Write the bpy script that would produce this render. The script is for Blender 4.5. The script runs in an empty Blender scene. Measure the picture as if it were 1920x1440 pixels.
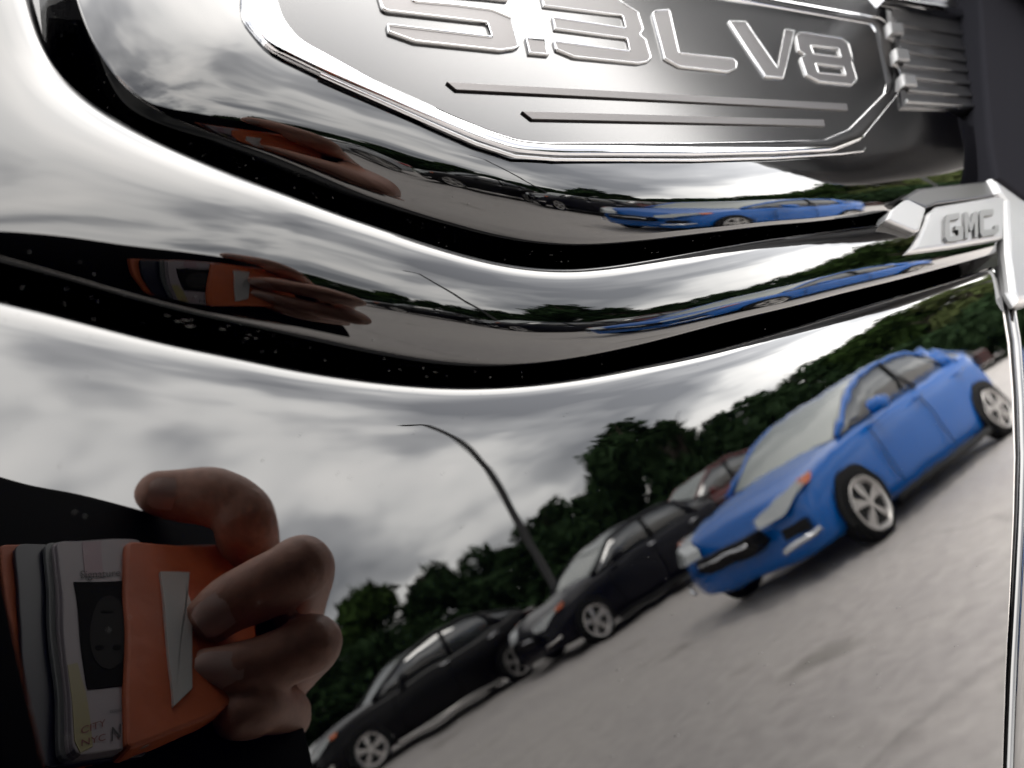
import bpy, bmesh, math, random
import numpy as np
from mathutils import Vector, Matrix, noise
from mathutils.geometry import tessellate_polygon
random.seed(7); rng = np.random.default_rng(7)
sc = bpy.context.scene
C = sc.collection
rad = math.radians

# ------------------------------------------------------------------ camera
# World: x runs along the truck, -y points out of its flank, z is up.  Units are metres.
# The flank is y = 0; the phone camera is held 72 mm in front of it, 1 m above the ground.
FPX, CX, CY = 1442., 960., 720.
AX = np.array([1590, 485, -1442.]); AX /= np.linalg.norm(AX)
AY = np.array([-.493, -.4985, -.7139]); AY -= AY.dot(AX)*AX; AY /= np.linalg.norm(AY)
AZ = np.cross(AX, AY)
RW = np.array([AX, AY, AZ])                    # camera axes -> world axes
DIST, GROUND = 0.072, -1.0
cam = bpy.data.cameras.new('camera'); camo = bpy.data.objects.new('camera', cam); C.objects.link(camo)
M = Matrix([[*RW[0], 0], [*RW[1], -DIST], [*RW[2], 0], [0, 0, 0, 1]])
camo.matrix_world = M
cam.sensor_width = 36; cam.lens = FPX/1920*36
cam.clip_start = 0.001; cam.clip_end = 2000
cam.dof.use_dof = True; cam.dof.focus_distance = 0.135; cam.dof.aperture_fstop = cam.lens/(1.05)
sc.camera = camo

# ------------------------------------------------------------------ world and sun
SUN_EL, SUN_AZ = 62, 20           # the sun stands high behind the truck, veiled by cloud
w = bpy.data.worlds.new('World'); sc.world = w; w.use_nodes = True
nt = w.node_tree; nt.nodes.clear(); N, L = nt.nodes.new, nt.links.new
out = N('ShaderNodeOutputWorld'); bg = N('ShaderNodeBackground'); bg.inputs[1].default_value = 0.1
sky = N('ShaderNodeTexSky'); sky.sky_type = 'NISHITA'; sky.sun_disc = False
sky.sun_elevation = rad(SUN_EL); sky.sun_rotation = rad(SUN_AZ)
tc = N('ShaderNodeTexCoord'); sep = N('ShaderNodeSeparateXYZ'); L(tc.outputs['Generated'], sep.inputs[0])
def m2(op, a, b=None, cl=False):
    n = N('ShaderNodeMath'); n.operation = op; n.use_clamp = cl
    for i, v in enumerate((a, b)):
        if v is None: continue
        if isinstance(v, (int, float)): n.inputs[i].default_value = v
        else: L(v, n.inputs[i])
    return n.outputs[0]
zz = m2('MAXIMUM', sep.outputs[2], 0.0); zd = m2('ADD', zz, 0.42)
cmb = N('ShaderNodeCombineXYZ'); L(m2('DIVIDE', sep.outputs[0], zd), cmb.inputs[0]); L(m2('DIVIDE', sep.outputs[1], zd), cmb.inputs[1])
mp = N('ShaderNodeMapping'); L(cmb.outputs[0], mp.inputs[0]); mp.inputs['Location'].default_value = (3.1, 1.7, 0)
n1 = N('ShaderNodeTexNoise'); L(mp.outputs[0], n1.inputs[0]); n1.inputs['Scale'].default_value = 1.75; n1.inputs['Detail'].default_value = 3.2
n1.inputs['Roughness'].default_value = 0.42; n1.inputs['Distortion'].default_value = 0.25
n1b = N('ShaderNodeTexNoise'); L(mp.outputs[0], n1b.inputs[0]); n1b.inputs['Scale'].default_value = 5.5; n1b.inputs['Detail'].default_value = 2
nmix = m2('ADD', m2('MULTIPLY', n1.outputs[0], .8), m2('MULTIPLY', n1b.outputs[0], .2))
rp = N('ShaderNodeValToRGB'); L(nmix, rp.inputs[0])
e = rp.color_ramp.elements; e[0].position = .385; e[0].color = (2.7, 2.7, 2.8, 1); e[1].position = .64; e[1].color = (11.2, 10.8, 10.3, 1)
k = rp.color_ramp.elements.new(.485); k.color = (5.2, 5.15, 5.15, 1)
k = rp.color_ramp.elements.new(.545); k.color = (9.0, 8.8, 8.5, 1)
mix = N('ShaderNodeMix'); mix.data_type = 'RGBA'; mix.inputs[0].default_value = 0.93
L(sky.outputs[0], mix.inputs[6]); L(rp.outputs[0], mix.inputs[7])
zr = m2('ADD', m2('MULTIPLY', zz, .28), .79)         # an overcast sky is brighter overhead
gd_ = N('ShaderNodeVectorMath'); gd_.operation = 'DOT_PRODUCT'; L(tc.outputs['Generated'], gd_.inputs[0])
gd_.inputs[1].default_value = (math.sin(rad(SUN_AZ))*math.cos(rad(SUN_EL+14)), math.cos(rad(SUN_AZ))*math.cos(rad(SUN_EL+14)), math.sin(rad(SUN_EL+14)))
zr = m2('ADD', zr, m2('MULTIPLY', m2('POWER', m2('MAXIMUM', gd_.outputs['Value'], 0.0), 5.0), .3))     # glow round the veiled sun
vm = N('ShaderNodeVectorMath'); vm.operation = 'SCALE'; L(mix.outputs[2], vm.inputs[0]); L(zr, vm.inputs['Scale'])
L(vm.outputs[0], bg.inputs[0]); L(bg.outputs[0], out.inputs[0])
sl = bpy.data.lights.new('sun', 'SUN'); sl.energy = 0.6; sl.angle = rad(20); sl.color = (1, .96, .9)
so = bpy.data.objects.new('sun', sl); C.objects.link(so)
sd = Vector((math.sin(rad(SUN_AZ))*math.cos(rad(SUN_EL)), math.cos(rad(SUN_AZ))*math.cos(rad(SUN_EL)), math.sin(rad(SUN_EL))))
so.rotation_euler = sd.to_track_quat('Z', 'Y').to_euler()
sc.view_settings.view_transform = 'Standard'; sc.view_settings.look = 'None'
sc.view_settings.exposure = 3.95; sc.view_settings.gamma = 1

# ------------------------------------------------------------------ materials
def mat(name, col=(.5, .5, .5), rough=.5, metal=0., ior=1.5, spec=None, noise_amt=0, noise_scale=10, bump=0, coat=0, trans=0, emis=None, detail=3, dist=.002, two=None, alpha=1):
    m = bpy.data.materials.new(name); m.use_nodes = True; t = m.node_tree; b = t.nodes['Principled BSDF']
    b.inputs['Base Color'].default_value = (*col, 1); b.inputs['Roughness'].default_value = rough
    b.inputs['Metallic'].default_value = metal; b.inputs['IOR'].default_value = ior
    if spec is not None: b.inputs['Specular IOR Level'].default_value = spec
    b.inputs['Coat Weight'].default_value = coat; b.inputs['Coat Roughness'].default_value = .02
    b.inputs['Transmission Weight'].default_value = trans
    if noise_amt or bump or two:
        tcn = t.nodes.new('ShaderNodeTexCoord'); nz = t.nodes.new('ShaderNodeTexNoise'); nz.inputs['Scale'].default_value = noise_scale
        nz.inputs['Detail'].default_value = detail; t.links.new(tcn.outputs['Object'], nz.inputs[0])
        if noise_amt or two:
            r = t.nodes.new('ShaderNodeValToRGB'); t.links.new(nz.outputs[0], r.inputs[0])
            a = [c*(1-noise_amt) for c in col]; bb = [min(1, c*(1+noise_amt)) for c in (two or col)]
            r.color_ramp.elements[0].color = (*a, 1); r.color_ramp.elements[1].color = (*bb, 1)
            r.color_ramp.elements[0].position = .32; r.color_ramp.elements[1].position = .68
            t.links.new(r.outputs[0], b.inputs['Base Color'])
        if bump:
            bn = t.nodes.new('ShaderNodeBump'); bn.inputs['Strength'].default_value = bump; bn.inputs['Distance'].default_value = dist
            t.links.new(nz.outputs[0], bn.inputs['Height']); t.links.new(bn.outputs[0], b.inputs['Normal'])
    return m
MT = {}
MT['paint'] = mat('black_clearcoat_paint', (0, 0, .0001), rough=0.0, ior=1.5)
MT['lip'] = mat('black_gloss_plastic', (0, 0, .0001), rough=.012, ior=1.40)
MT['valley'] = mat('black_trim', (.001, .001, .0013), rough=.25, ior=1.4)
MT['plaque'] = mat('satin_graphite', (.0088, .0088, .0094), rough=.18, metal=1, noise_amt=.12, noise_scale=6000, detail=1)
MT['border'] = mat('polished_trim', (.2, .201, .206), rough=.06, metal=1)
MT['letter'] = mat('letter_face', (.022, .0192, .0188), rough=.4, metal=1)
MT['outline'] = mat('letter_edge', (.17, .17, .17), rough=.22, metal=1)
MT['vent'] = mat('vent_grey', (.0016, .0016, .002), rough=.3, spec=.2)
MT['whitetrim'] = mat('bright_trim', (.18, .18, .18), rough=.42, metal=1)
MT['grey_letter'] = mat('grey_letter', (.08, .08, .08), rough=.4, metal=1)
MT['door_grey'] = mat('grey_plastic', (.006, .006, .0072), rough=.9, spec=.0)
MT['dust'] = mat('dust', (.05, .05, .047), rough=.8)

def obj(name, me, m, parent=None, smooth=True, kind=None, label=None):
    o = bpy.data.objects.new(name, me); C.objects.link(o)
    if m is not None: me.materials.append(m)
    if smooth: me.polygons.foreach_set('use_smooth', [True]*len(me.polygons))
    if parent: o.parent = parent
    if kind: o['kind'] = kind
    if label: o['label'] = label
    return o
def mesh(v, f, name='m'):
    me = bpy.data.meshes.new(name); me.from_pydata([tuple(map(float, p)) for p in v], [], f); me.update(); return me
def grid(P, name='grid', flip=False):
    """P: (rows, cols, 3) -> mesh"""
    r, c, _ = P.shape; idx = np.arange(r*c).reshape(r, c)
    q = np.stack([idx[:-1, :-1], idx[:-1, 1:], idx[1:, 1:], idx[1:, :-1]], -1).reshape(-1, 4)
    if flip: q = q[:, ::-1]
    me = bpy.data.meshes.new(name); n = len(q)
    me.vertices.add(r*c); me.vertices.foreach_set('co', P.reshape(-1).astype(np.float32))
    me.loops.add(n*4); me.loops.foreach_set('vertex_index', q.reshape(-1).astype(np.int32))
    me.polygons.add(n); me.polygons.foreach_set('loop_start', np.arange(n, dtype=np.int32)*4)
    try: me.polygons.foreach_set('loop_total', np.full(n, 4, np.int32))
    except Exception: pass
    me.update(); me.validate(); return me
def thing(name, label, cat, loc=(0, 0, 0), rz=0, group=None):
    o = bpy.data.objects.new(name, None); C.objects.link(o); o.location = loc; o.rotation_euler = (0, 0, rz)
    o.empty_display_size = .1; o['label'] = label; o['category'] = cat
    if group: o['group'] = group
    return o

# pixel of the photograph (1920x1440) -> point of the flank at outward height h
def ray(px, py): return RW @ np.array([px-CX, -(py-CY), -FPX])
def uv(px, py, h=0.0):
    r = ray(px, py); t = (DIST-h)/r[1]; return np.array([r[0]*t, r[2]*t])

# ------------------------------------------------------------------ truck flank
truck = thing('pickup_truck', 'glossy black truck flank with engine badge, seen very close and mirroring the car park', 'truck', (0, 0, 0))
POLE = (1050., -300.)
G = {
 'D0': [(-160,525),(0,551),(120,583),(233,613),(437,657),(620,695),(746,712),(892,720),(1001,714),(1110,699),(1220,676),(1402,634),(1533,596),(1694,547),(1840,505),(1872,495),(2000,455)],
 'C2': [(-160,440),(0,475),(91,503),(182,531),(328,571),(474,604),(600,630),(746,662),(855,679),(965,683),(1074,670),(1183,648),(1300,618),(1402,590),(1585,544),(1767,498),(1876,472),(2000,438)],
 'C1': [(-160,420),(0,448),(51,456),(146,466),(292,482),(419,503),(547,530),(700,563),(855,598),(946,613),(1037,618),(1147,609),(1300,583),(1402,556),(1585,515),(1767,478),(1873,456),(2000,426)],
 'C0': [(30,-120),(62,0),(75,60),(95,120),(135,175),(185,215),(255,255),(365,307),(450,342),(547,378),(700,431),(819,470),(928,497),(1001,506),(1074,507),(1147,498),(1238,482),(1330,465),(1439,446),(1560,431),(1700,410),(1880,385)],
 'B2': [(120,-120),(142,0),(157,44),(182,98),(215,145),(255,190),(365,235),(510,288),(600,328),(746,386),(855,419),(965,447),(1074,459),(1183,452),(1300,437),(1439,419),(1639,397),(1900,360)],
 'B1': [(150,-120),(175,0),(190,50),(219,105),(260,155),(330,195),(437,215),(510,235),(600,258),(709,292),(855,330),(965,358),(1037,370),(1147,377),(1300,378),(1439,372),(1657,350),(1900,325)],
 'B0': [(420,-120),(448,0),(459,33),(510,88),(600,135),(782,215),(892,262),(1001,292),(1150,297),(1300,297),(1450,296),(1600,292),(1700,276),(1900,262)],
}
def gsmooth(a, s):
    k = np.exp(-.5*(np.arange(-4*s, 4*s+1)/s)**2); k /= k.sum(); p = 4*s
    pad = np.concatenate([2*a[0]-a[p:0:-1], a, 2*a[-1]-a[-2:-p-2:-1]]); return np.convolve(pad, k, 'valid')
NC = 560
J = np.linspace(0, 1, NC)
def guide(k):
    pts = G[k]; a = np.array([(math.atan2(x-POLE[0], y-POLE[1]), math.hypot(x-POLE[0], y-POLE[1])) for x, y in pts])
    # angle of the right end of the lip (x = 1870 px)
    for i in range(len(pts)-1):
        if pts[i][0] <= 1868 <= pts[i+1][0]:
            f = (1868-pts[i][0])/(pts[i+1][0]-pts[i][0]); ye = pts[i][1]+f*(pts[i+1][1]-pts[i][1])
    pe = math.atan2(1868-POLE[0], ye-POLE[1]); p0 = rad(-80)
    ph = p0+J*(pe-p0); r = np.interp(ph, a[:, 0], a[:, 1]); r = gsmooth(r, 13)
    return np.stack([POLE[0]+r*np.sin(ph), POLE[1]+r*np.cos(ph)], 1), np.degrees(ph)
GP = {k: guide(k) for k in G}
def plane(k, h):
    return np.array([uv(p[0], p[1], hh) for p, hh in zip(GP[k][0], h)])
def inward(P):
    t = np.gradient(P, axis=0); t = np.stack([gsmooth(t[:, 0], 9), gsmooth(t[:, 1], 9)], 1); t /= np.linalg.norm(t, axis=1)[:, None]
    return np.stack([-t[:, 1], t[:, 0]], 1)
def orange_peel(u, v, a=5e-7):
    s = np.zeros_like(u); r = np.random.default_rng(3)
    for i in range(14):
        wl = r.uniform(.0028, .009); th = r.uniform(0, math.pi); ph = r.uniform(0, 6.28)
        s += np.sin((u*math.cos(th)+v*math.sin(th))*2*math.pi/wl+ph)*wl/.005
    return a*s/2
# tilt (degrees, + = facing up/inward) along each guide, given against the polar angle
TA = np.array([-80, -68, -60, -52, -45, -35, -25, -15, -5, 5, 15, 25, 35, 55])
TC1 = np.array([-8, -8, -12, -19, -19, -18.5, -16, -14.5, -12.5, -11.5, -10.8, -10.2, -10, -10])
TB1 = np.array([-24, -24, -24, -23.5, -22.5, -22, -20.5, -19.5, -18, -16.8, -16, -15, -13.7, -12.5])
def strip(keys, ctrl, h0, n=90):
    """Loft across guides keys[0]..keys[-1]; ctrl = list of (pos 0..len-1, tilt array or value); heights integrate the tilts."""
    ph = GP[keys[0]][1]
    h = h0.copy(); Pk = [plane(k, h0) for k in keys]
    ss = np.array(sorted(set(list(np.linspace(0, len(keys)-1, n)) + [c[0] for c in ctrl])))
    cs = np.array([c[0] for c in ctrl]); cv = np.array([np.interp(ph, TA, c[1]) if hasattr(c[1], '__len__') else np.full(NC, c[1], float) for c in ctrl])
    def at(s):
        i = min(int(s), len(keys)-2); f = s-i
        # smooth interpolation through guides (Catmull-Rom in s)
        p1, p2 = Pk[i], Pk[i+1]; p0 = Pk[i-1] if i > 0 else 2*p1-p2; p3 = Pk[i+2] if i+2 < len(Pk) else 2*p2-p1
        d1 = (p2-p0)/2; d2 = (p3-p1)/2
        # limit overshoot
        d1 = np.clip(np.linalg.norm(d1, axis=1), 0, None)[:, None]*0+(p2-p1)*.5+d1*.5; d2 = (p2-p1)*.5+d2*.5
        return (2*f**3-3*f**2+1)*p1+(f**3-2*f*f+f)*d1+(-2*f**3+3*f*f)*p2+(f**3-f*f)*d2
    for it in range(3):          # re-trace each guide at the height the surface really has there
        rows = []; H = []; hh = h0.copy(); prev = at(ss[0]); m = inward(prev)
        for s in ss:
            P = at(s); m = inward(P)
            th = np.array([np.interp(s, cs, cv[:, j]) for j in range(NC)])
            hh = hh-np.tan(np.radians(th))*((P-prev)*m).sum(1)
            rows.append(P); H.append(hh.copy()); prev = P
        Hs = np.array(H)
        Pk = [plane(k, gsmooth(np.array([np.interp(i, ss, Hs[:, j]) for j in range(NC)]), 9)) for i, k in enumerate(keys)]
    R = np.array(rows); Hs = np.array([gsmooth(x, 9) for x in H])
    return R, Hs
def to3(R, H, peel=1):
    return np.stack([R[..., 0], -(H+peel*orange_peel(R[..., 0], R[..., 1])), R[..., 1]], -1)
def groove(Pa, ha, Pb, hb, depth=1.3):
    """valley rows between lip edge a and wall top b"""
    W = np.linalg.norm(Pb-Pa, axis=1); W = gsmooth(W, 15); lo = []; up = []
    for f, d in ((.03, .02), (.08, .14), (.16, .45), (.26, .85), (.36, 1.15), (.44, 1.25)):
        lo.append((Pa+(Pb-Pa)*f, ha-d*W*depth))
    for f, d in ((.44, 1.25), (.52, 1.18), (.62, .92), (.74, .62), (.86, .33), (.94, .14), (.985, .035)):
        up.append((Pa+(Pb-Pa)*f, hb-d*W*depth))
    up[0] = lo[-1]
    return lo, up
def stack(rows_before, R, H, rows_after=()):
    RR = [a for a, _ in rows_before]+list(R)+[a for a, _ in rows_after]
    HH = [b for _, b in rows_before]+list(H)+[b for _, b in rows_after]
    return to3(np.array(RR), np.array(HH))
z0 = np.zeros(NC)
# middle lip C
RC, HC = strip(['C2', 'C1', 'C0'], [(0, -60), (.04, -40), (.12, TC1-10), (.9, TC1-2), (1.0, TC1), (1.25, TC1*.5), (1.5, -2), (1.72, 5), (1.86, 15), (1.93, 30), (1.975, 52), (2, 70)], z0-.0002, 110)
ctrlB = [(0, -60), (.05, -42), (.15, TB1-6.5), (.8, TB1-2), (1.0, TB1), (1.12, TB1*.72), (1.35, TB1*.45), (1.7, TB1*.15), (2, 1)]
RB, HB = strip(['B2', 'B1', 'B0'], ctrlB, HC[-1]-0.0006, 100)
cf = None
for _ in range(2):           # settle the bezel so that its inner rim lies in one plane for the badge
    A_ = np.stack([np.ones(NC), RB[-1][:, 0], RB[-1][:, 1]], 1); wgt = ((GP['B0'][1] > -66) & (GP['B0'][1] < 48)).astype(float)
    cf = np.linalg.lstsq(A_*wgt[:, None], HB[-1]*wgt, rcond=None)[0]; cf[1] = np.clip(cf[1], -.02, .02); cf[2] = np.clip(cf[2], -.05, .05)
    cf[0] = ((HB[-1]-A_[:, 1:] @ cf[1:])*wgt).sum()/wgt.sum()
    res = gsmooth(A_ @ cf-HB[-1], 12)
    h0B = HB[0]+res
    RB, HB = strip(['B2', 'B1', 'B0'], ctrlB, h0B, 100)
print('badge plane', cf, 'max res mm', np.abs(A_ @ cf-HB[-1]).max()*1000)
bplane = lambda u, v: cf[0]+cf[1]*u+cf[2]*v
PD0 = plane('D0', z0-.0009)
lo1, up1 = groove(PD0, z0-.0009, RC[0], HC[0])
lo2, up2 = groove(RC[-1], HC[-1], RB[0], HB[0])
obj('middle_lip', grid(stack(up1, RC, HC, lo2)), MT['lip'], truck, label='long curved black lip reflecting sky above and asphalt below')
# back plate under the badge
cen = np.array([.20, .16]); rowsA = []
for f in np.linspace(0, 1, 30)[1:]:
    Pf = RB[-1]*(1-f)+cen*f; rowsA.append((Pf, bplane(Pf[:, 0], Pf[:, 1])+(HB[-1]-bplane(RB[-1][:, 0], RB[-1][:, 1]))*(1-f)**3))
obj('upper_lip', grid(stack(up2, RB, HB, rowsA)), MT['lip'], truck, label='wide curved black bezel around the engine badge')

# lower flank panel D: fixed at the lip edge PD0, running down to its lower edge, cut at right by the shut line
gap_px = [(1872,495),(1884,560),(1897,640),(1904,740),(1907,850),(1904,960),(1897,1100),(1889,1250),(1882,1440),(1870,1800),(1860,2300)]
gap = np.array([uv(*p) for p in gap_px]); gd = np.r_[0, np.cumsum(np.linalg.norm(np.diff(gap, axis=0), axis=1))]
nR = 210; T = np.linspace(0, 1, nR)**1.7
low0 = PD0[0]+np.array([-.02, -.30]); gl = gap[-1]
rows = []; prof = []
for t in T:
    edge = np.array([np.interp(t*gd[-1], gd, gap[:, 0]), np.interp(t*gd[-1], gd, gap[:, 1])])
    lowc = low0[None]*(1-J[:, None])+gl[None]*J[:, None]
    base = PD0*(1-t)+lowc*t
    lin = PD0[-1]*(1-t)+gl*t
    base = base+J[:, None]**3*(edge-lin)[None]
    rows.append(base)
rows = np.array(rows)
dist = np.r_[np.zeros((1, NC)), np.cumsum(np.abs((np.diff(rows, axis=0)*-inward(PD0)[None]).sum(2)), 0)]
def lipfall(d):      # depth below the flat panel as a function of distance from the lip edge
    x = d*1000; tilt = np.interp(x, [0, .12, .35, .9, 2.2, 4.5, 8, 12], [68, 50, 33, 19, 9.5, 4.0, 1.2, 0]); return np.tan(np.radians(tilt))
HD = np.zeros((nR, NC))
xs = np.linspace(0, .02, 4001); cum = np.r_[0, np.cumsum(lipfall(xs[:-1]+2.5e-6)*5e-6)]; tot = cum[-1]
HD = -(tot-np.interp(dist, xs, cum)); off = -tot
HD = HD-(-.0009-off)*0
# rows just past the lip edge into the groove
lo1b = [(a, b-z0-.0009+0*off+0) for a, b in lo1]
shift = (-.0009)-off                      # lip edge sits at off; move the groove rows to meet it
lo1c = [(a, b-shift) for a, b in lo1]
Rd = np.array([a for a, _ in lo1c[::-1]]+list(rows)); Hd = np.array([b for _, b in lo1c[::-1]]+list(HD))
# rounded edge along the shut line: last columns bend inwards
dg = np.linalg.norm(Rd-Rd[:, -1:], axis=2)
Hd = Hd-np.where(dg < .0012, (1-np.sqrt(np.clip(1-(1-dg/.0012)**2, 0, 1)))*.0012, 0)
P = to3(Rd, Hd)
endc = P[:, -1:].copy(); endc[..., 1] += .006
P = np.concatenate([P, endc], 1)
obj('lower_panel', grid(P, flip=True), MT['paint'], truck, label='flat black lower panel mirroring the blue car and trees')
# neighbouring door panel across the shut line
g2 = [(x+13, y) for x, y in gap_px]; ge = np.array([uv(*p) for p in g2])
rr = []
for q in np.linspace(0, 1, 60):
    e0 = np.array([np.interp(q*gd[-1], gd, ge[:, 0]), np.interp(q*gd[-1], gd, ge[:, 1])]); e1 = e0+np.array([.35, 0])
    rr.append(e0*(1-np.r_[0, np.linspace(0, 1, 80)**2][:, None])+e1*np.r_[0, np.linspace(0, 1, 80)**2][:, None])
rr = np.array(rr); x = np.linalg.norm(rr-rr[:, :1], axis=2)
hh = -.0015*np.exp(-x/.0009)-.0002+ .0*x; hh[:, 0] = -.006
obj('door_panel', grid(to3(rr, hh), flip=True), MT['paint'], truck, label='edge of the next black panel beyond the shut line')
# dark inside of the shut line and grey trim beyond the lips
def slab(name, pts, h, thick, m, parent, bev=.0006, label=None):
    """prism from flank outline pts (u,v) with front face at outward height h"""
    bm = bmesh.new(); f = [bm.verts.new((p[0], -h, p[1])) for p in pts]; fa = bm.faces.new(f)
    r = bmesh.ops.extrude_face_region(bm, geom=[fa]); vs = [g for g in r['geom'] if isinstance(g, bmesh.types.BMVert)]
    for v in vs: v.co.y += thick
    bmesh.ops.recalc_face_normals(bm, faces=bm.faces)
    if bev:
        ed = [e for e in bm.edges if abs(e.verts[0].co.y+h) < 1e-7 and abs(e.verts[1].co.y+h) < 1e-7]
        bmesh.ops.bevel(bm, geom=ed, offset=bev, segments=3, profile=.5, affect='EDGES')
    me = bpy.data.meshes.new(name); bm.to_mesh(me); bm.free()
    return obj(name, me, m, parent, smooth=False, label=label)
pp = lambda L_, h=0: [uv(x, y, h) for x, y in L_]
# weather strip lying in the shut line
ws_ = [(x+2, y) for x, y in gap_px]+[(x+11, y) for x, y in gap_px][::-1]
MT['strip_grey'] = mat('seal_grey', (.03, .03, .03), .35, spec=.5)
slab('seal', [uv(x, y, -.0012) for x, y in ws_], -.0012, .002, MT['strip_grey'], truck, 0, 'grey seal inside the shut line') 
slab('inner_frame', [(-.4, -.5), (.9, -.5), (.9, .5), (-.4, .5)], -.012, .01, MT['valley'], truck, 0)
slab('cowl', pp([(1835,-60),(1960,-60),(1975,400),(1925,372),(1870,332),(1858,268),(1846,120)], .004), .004, .02, MT['door_grey'], truck, .002, label='dark grey plastic trim right of the bezel')

# ------------------------------------------------------------------ badge
badge = obj('engine_badge', mesh([], []), None, truck, label='five sided engine badge reading 5.3L V8 with a polished border')
HBm = float(np.mean(HB[-1])); hp = HBm+.0004     # plaque face height
def inset(poly, w_):
    """offset a closed polygon inwards (w_ > 0) with mitres"""
    P_ = np.array(poly, float); n = len(P_)
    area = .5*np.sum(P_[:, 0]*np.roll(P_[:, 1], -1)-np.roll(P_[:, 0], -1)*P_[:, 1]); sgn = 1 if area > 0 else -1
    res = []
    for i in range(n):
        a, b, c = P_[i-1], P_[i], P_[(i+1) % n]
        d1 = (b-a)/np.linalg.norm(b-a); d2 = (c-b)/np.linalg.norm(c-b)
        n1_ = np.array([-d1[1], d1[0]])*sgn; n2_ = np.array([-d2[1], d2[0]])*sgn
        k_ = n1_+n2_; den = 1+n1_.dot(n2_); res.append(b+k_/max(den, .35)*w_)
    return np.array(res)
def roundc(poly, r, seg=4):
    """round the corners of a closed polygon"""
    P_ = np.array(poly, float); n = len(P_); res = []
    for i in range(n):
        a, b, c = P_[i-1], P_[i], P_[(i+1) % n]
        la, lc = np.linalg.norm(a-b), np.linalg.norm(c-b); q = min(r, la*.45, lc*.45)
        p0, p1 = b+(a-b)/la*q, b+(c-b)/lc*q
        for s in np.linspace(0, 1, seg): res.append((1-s)**2*p0+2*s*(1-s)*b+s*s*p1)
    return np.array(res)
def ring_mesh(loops):
    """loops: list of (points Nx2, height); consecutive loops joined"""
    n = len(loops[0][0]); v = []; f = []
    for pts, h in loops: v += [(p[0], -h, p[1]) for p in pts]
    for k_ in range(len(loops)-1):
        for i in range(n):
            j = (i+1) % n; f.append((k_*n+i, k_*n+j, (k_+1)*n+j, (k_+1)*n+i))
    return mesh(v, f)
outer_px = [(448,0),(452,34),(500,88),(600,137),(782,217),(892,264),(965,288),(1040,294),(1300,294),(1450,290),(1560,284),(1617,262),(1687,175),(1692,150),(1672,60),(1655,34),(1420,-8),(700,-130),(540,-150),(470,-110)]
inner_px = [(523,0),(534,38),(566,78),(700,151),(855,222),(930,251),(975,264),(1020,268),(1300,268),(1450,265),(1541,262),(1588,242),(1655,176),(1660,158),(1640,60),(1630,46),(1414,9),(705,-108),(575,-122),(530,-80)]
po = roundc(pp(outer_px, hp), .0022, 4); pi_ = roundc(pp(inner_px, hp), .0016, 4)
mid = lambda f: po*(1-f)+pi_*f
slabv = [(p[0], -hp, p[1]) for p in mid(.9)]
tri = tessellate_polygon([[Vector(p) for p in slabv]])
pl = obj('plaque', mesh(slabv, [tuple(t) for t in tri]), MT['plaque'], badge, smooth=False, label='satin graphite face of the badge')
bo = obj('border', ring_mesh([(po, HBm-.001), (mid(.03), hp+.0000), (mid(.07), hp+.0004), (mid(.14), hp+.0006), (mid(.5), hp+.0007), (mid(.86), hp+.0006), (mid(.93), hp+.0004), (mid(.97), hp-.0002)]), MT['border'], badge, label='bright polished border of the badge')
# thin second lip just outside the border (bottom)
ol = [(600,141),(782,222),(892,270),(965,294),(1040,300),(1300,301),(1450,297),(1575,289),(1617,284),(1622,279)]
def ribbon(px_pts, h, wmm, m, name, parent, hgt=.0005, label=None, round_=True):
    c = np.array([uv(*p, h) for p in px_pts]); t = np.gradient(c, axis=0); t /= np.linalg.norm(t, axis=1)[:, None]; nn = np.stack([-t[:, 1], t[:, 0]], 1)
    cols = []
    for a in np.linspace(-1, 1, 7):
        cols.append(np.stack([c[:, 0]+nn[:, 0]*a*wmm/2000, np.full(len(c), -(h+hgt*math.sqrt(max(0, 1-a*a)))), c[:, 1]+nn[:, 1]*a*wmm/2000], 1))
    return obj(name, grid(np.array(cols), flip=True), m, parent, label=label)
ribbon(ol, HBm+.0002, .55, MT['border'], 'outer_lip', badge, .0004)

f2 = lambda L_: [(600+x/2.743, y/2.743) for x, y in L_]
f3 = lambda L_: [(1220+x/2.743, y/2.743) for x, y in L_]
GL = [
 ('digit', f2([(260,-150),(930,-95),(968,5),(850,-8),(470,-45),(482,2),(700,22),(880,46),(990,92),(1028,240),(1005,252),(930,262),(490,215),(350,165),(340,120),(880,185),(860,118),(345,58),(316,40)]), [], 'digit 5, partly beyond the photo edge'),
 ('decimal_point', f2([(1055,190),(1160,200),(1180,285),(1075,275)]), [], None),
 ('digit', f2([(1110,-110),(1480,-60),(1560,15),(1640,65),(1668,155),(1650,180),(1680,205),(1708,300),(1690,318),(1640,328),(1310,295),(1215,255),(1198,208),(1590,260),(1578,200),(1208,150),(1192,85),(1570,142),(1555,82),(1150,32)]), [], 'digit 3'),
 ('letter', f3([(8,66),(22,52),(88,46),(102,60),(150,270),(420,298),(447,322),(445,355),(400,372),(150,345),(70,300),(12,85)]), [], 'letter L'),
 ('letter', f3([(400,105),(490,110),(652,345),(690,148),(742,158),(688,402),(592,395)]), [], 'letter V'),
 ('digit', f3([(745,180),(770,162),(980,195),(1020,225),(1042,300),(1038,322),(1065,410),(1040,437),(870,420),(800,385),(770,295),(792,280),(760,258)]), [f3([(825,235),(965,250),(978,292),(840,275)]), f3([(850,328),(990,345),(1002,385),(865,372)])], 'digit 8'),
]
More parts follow.
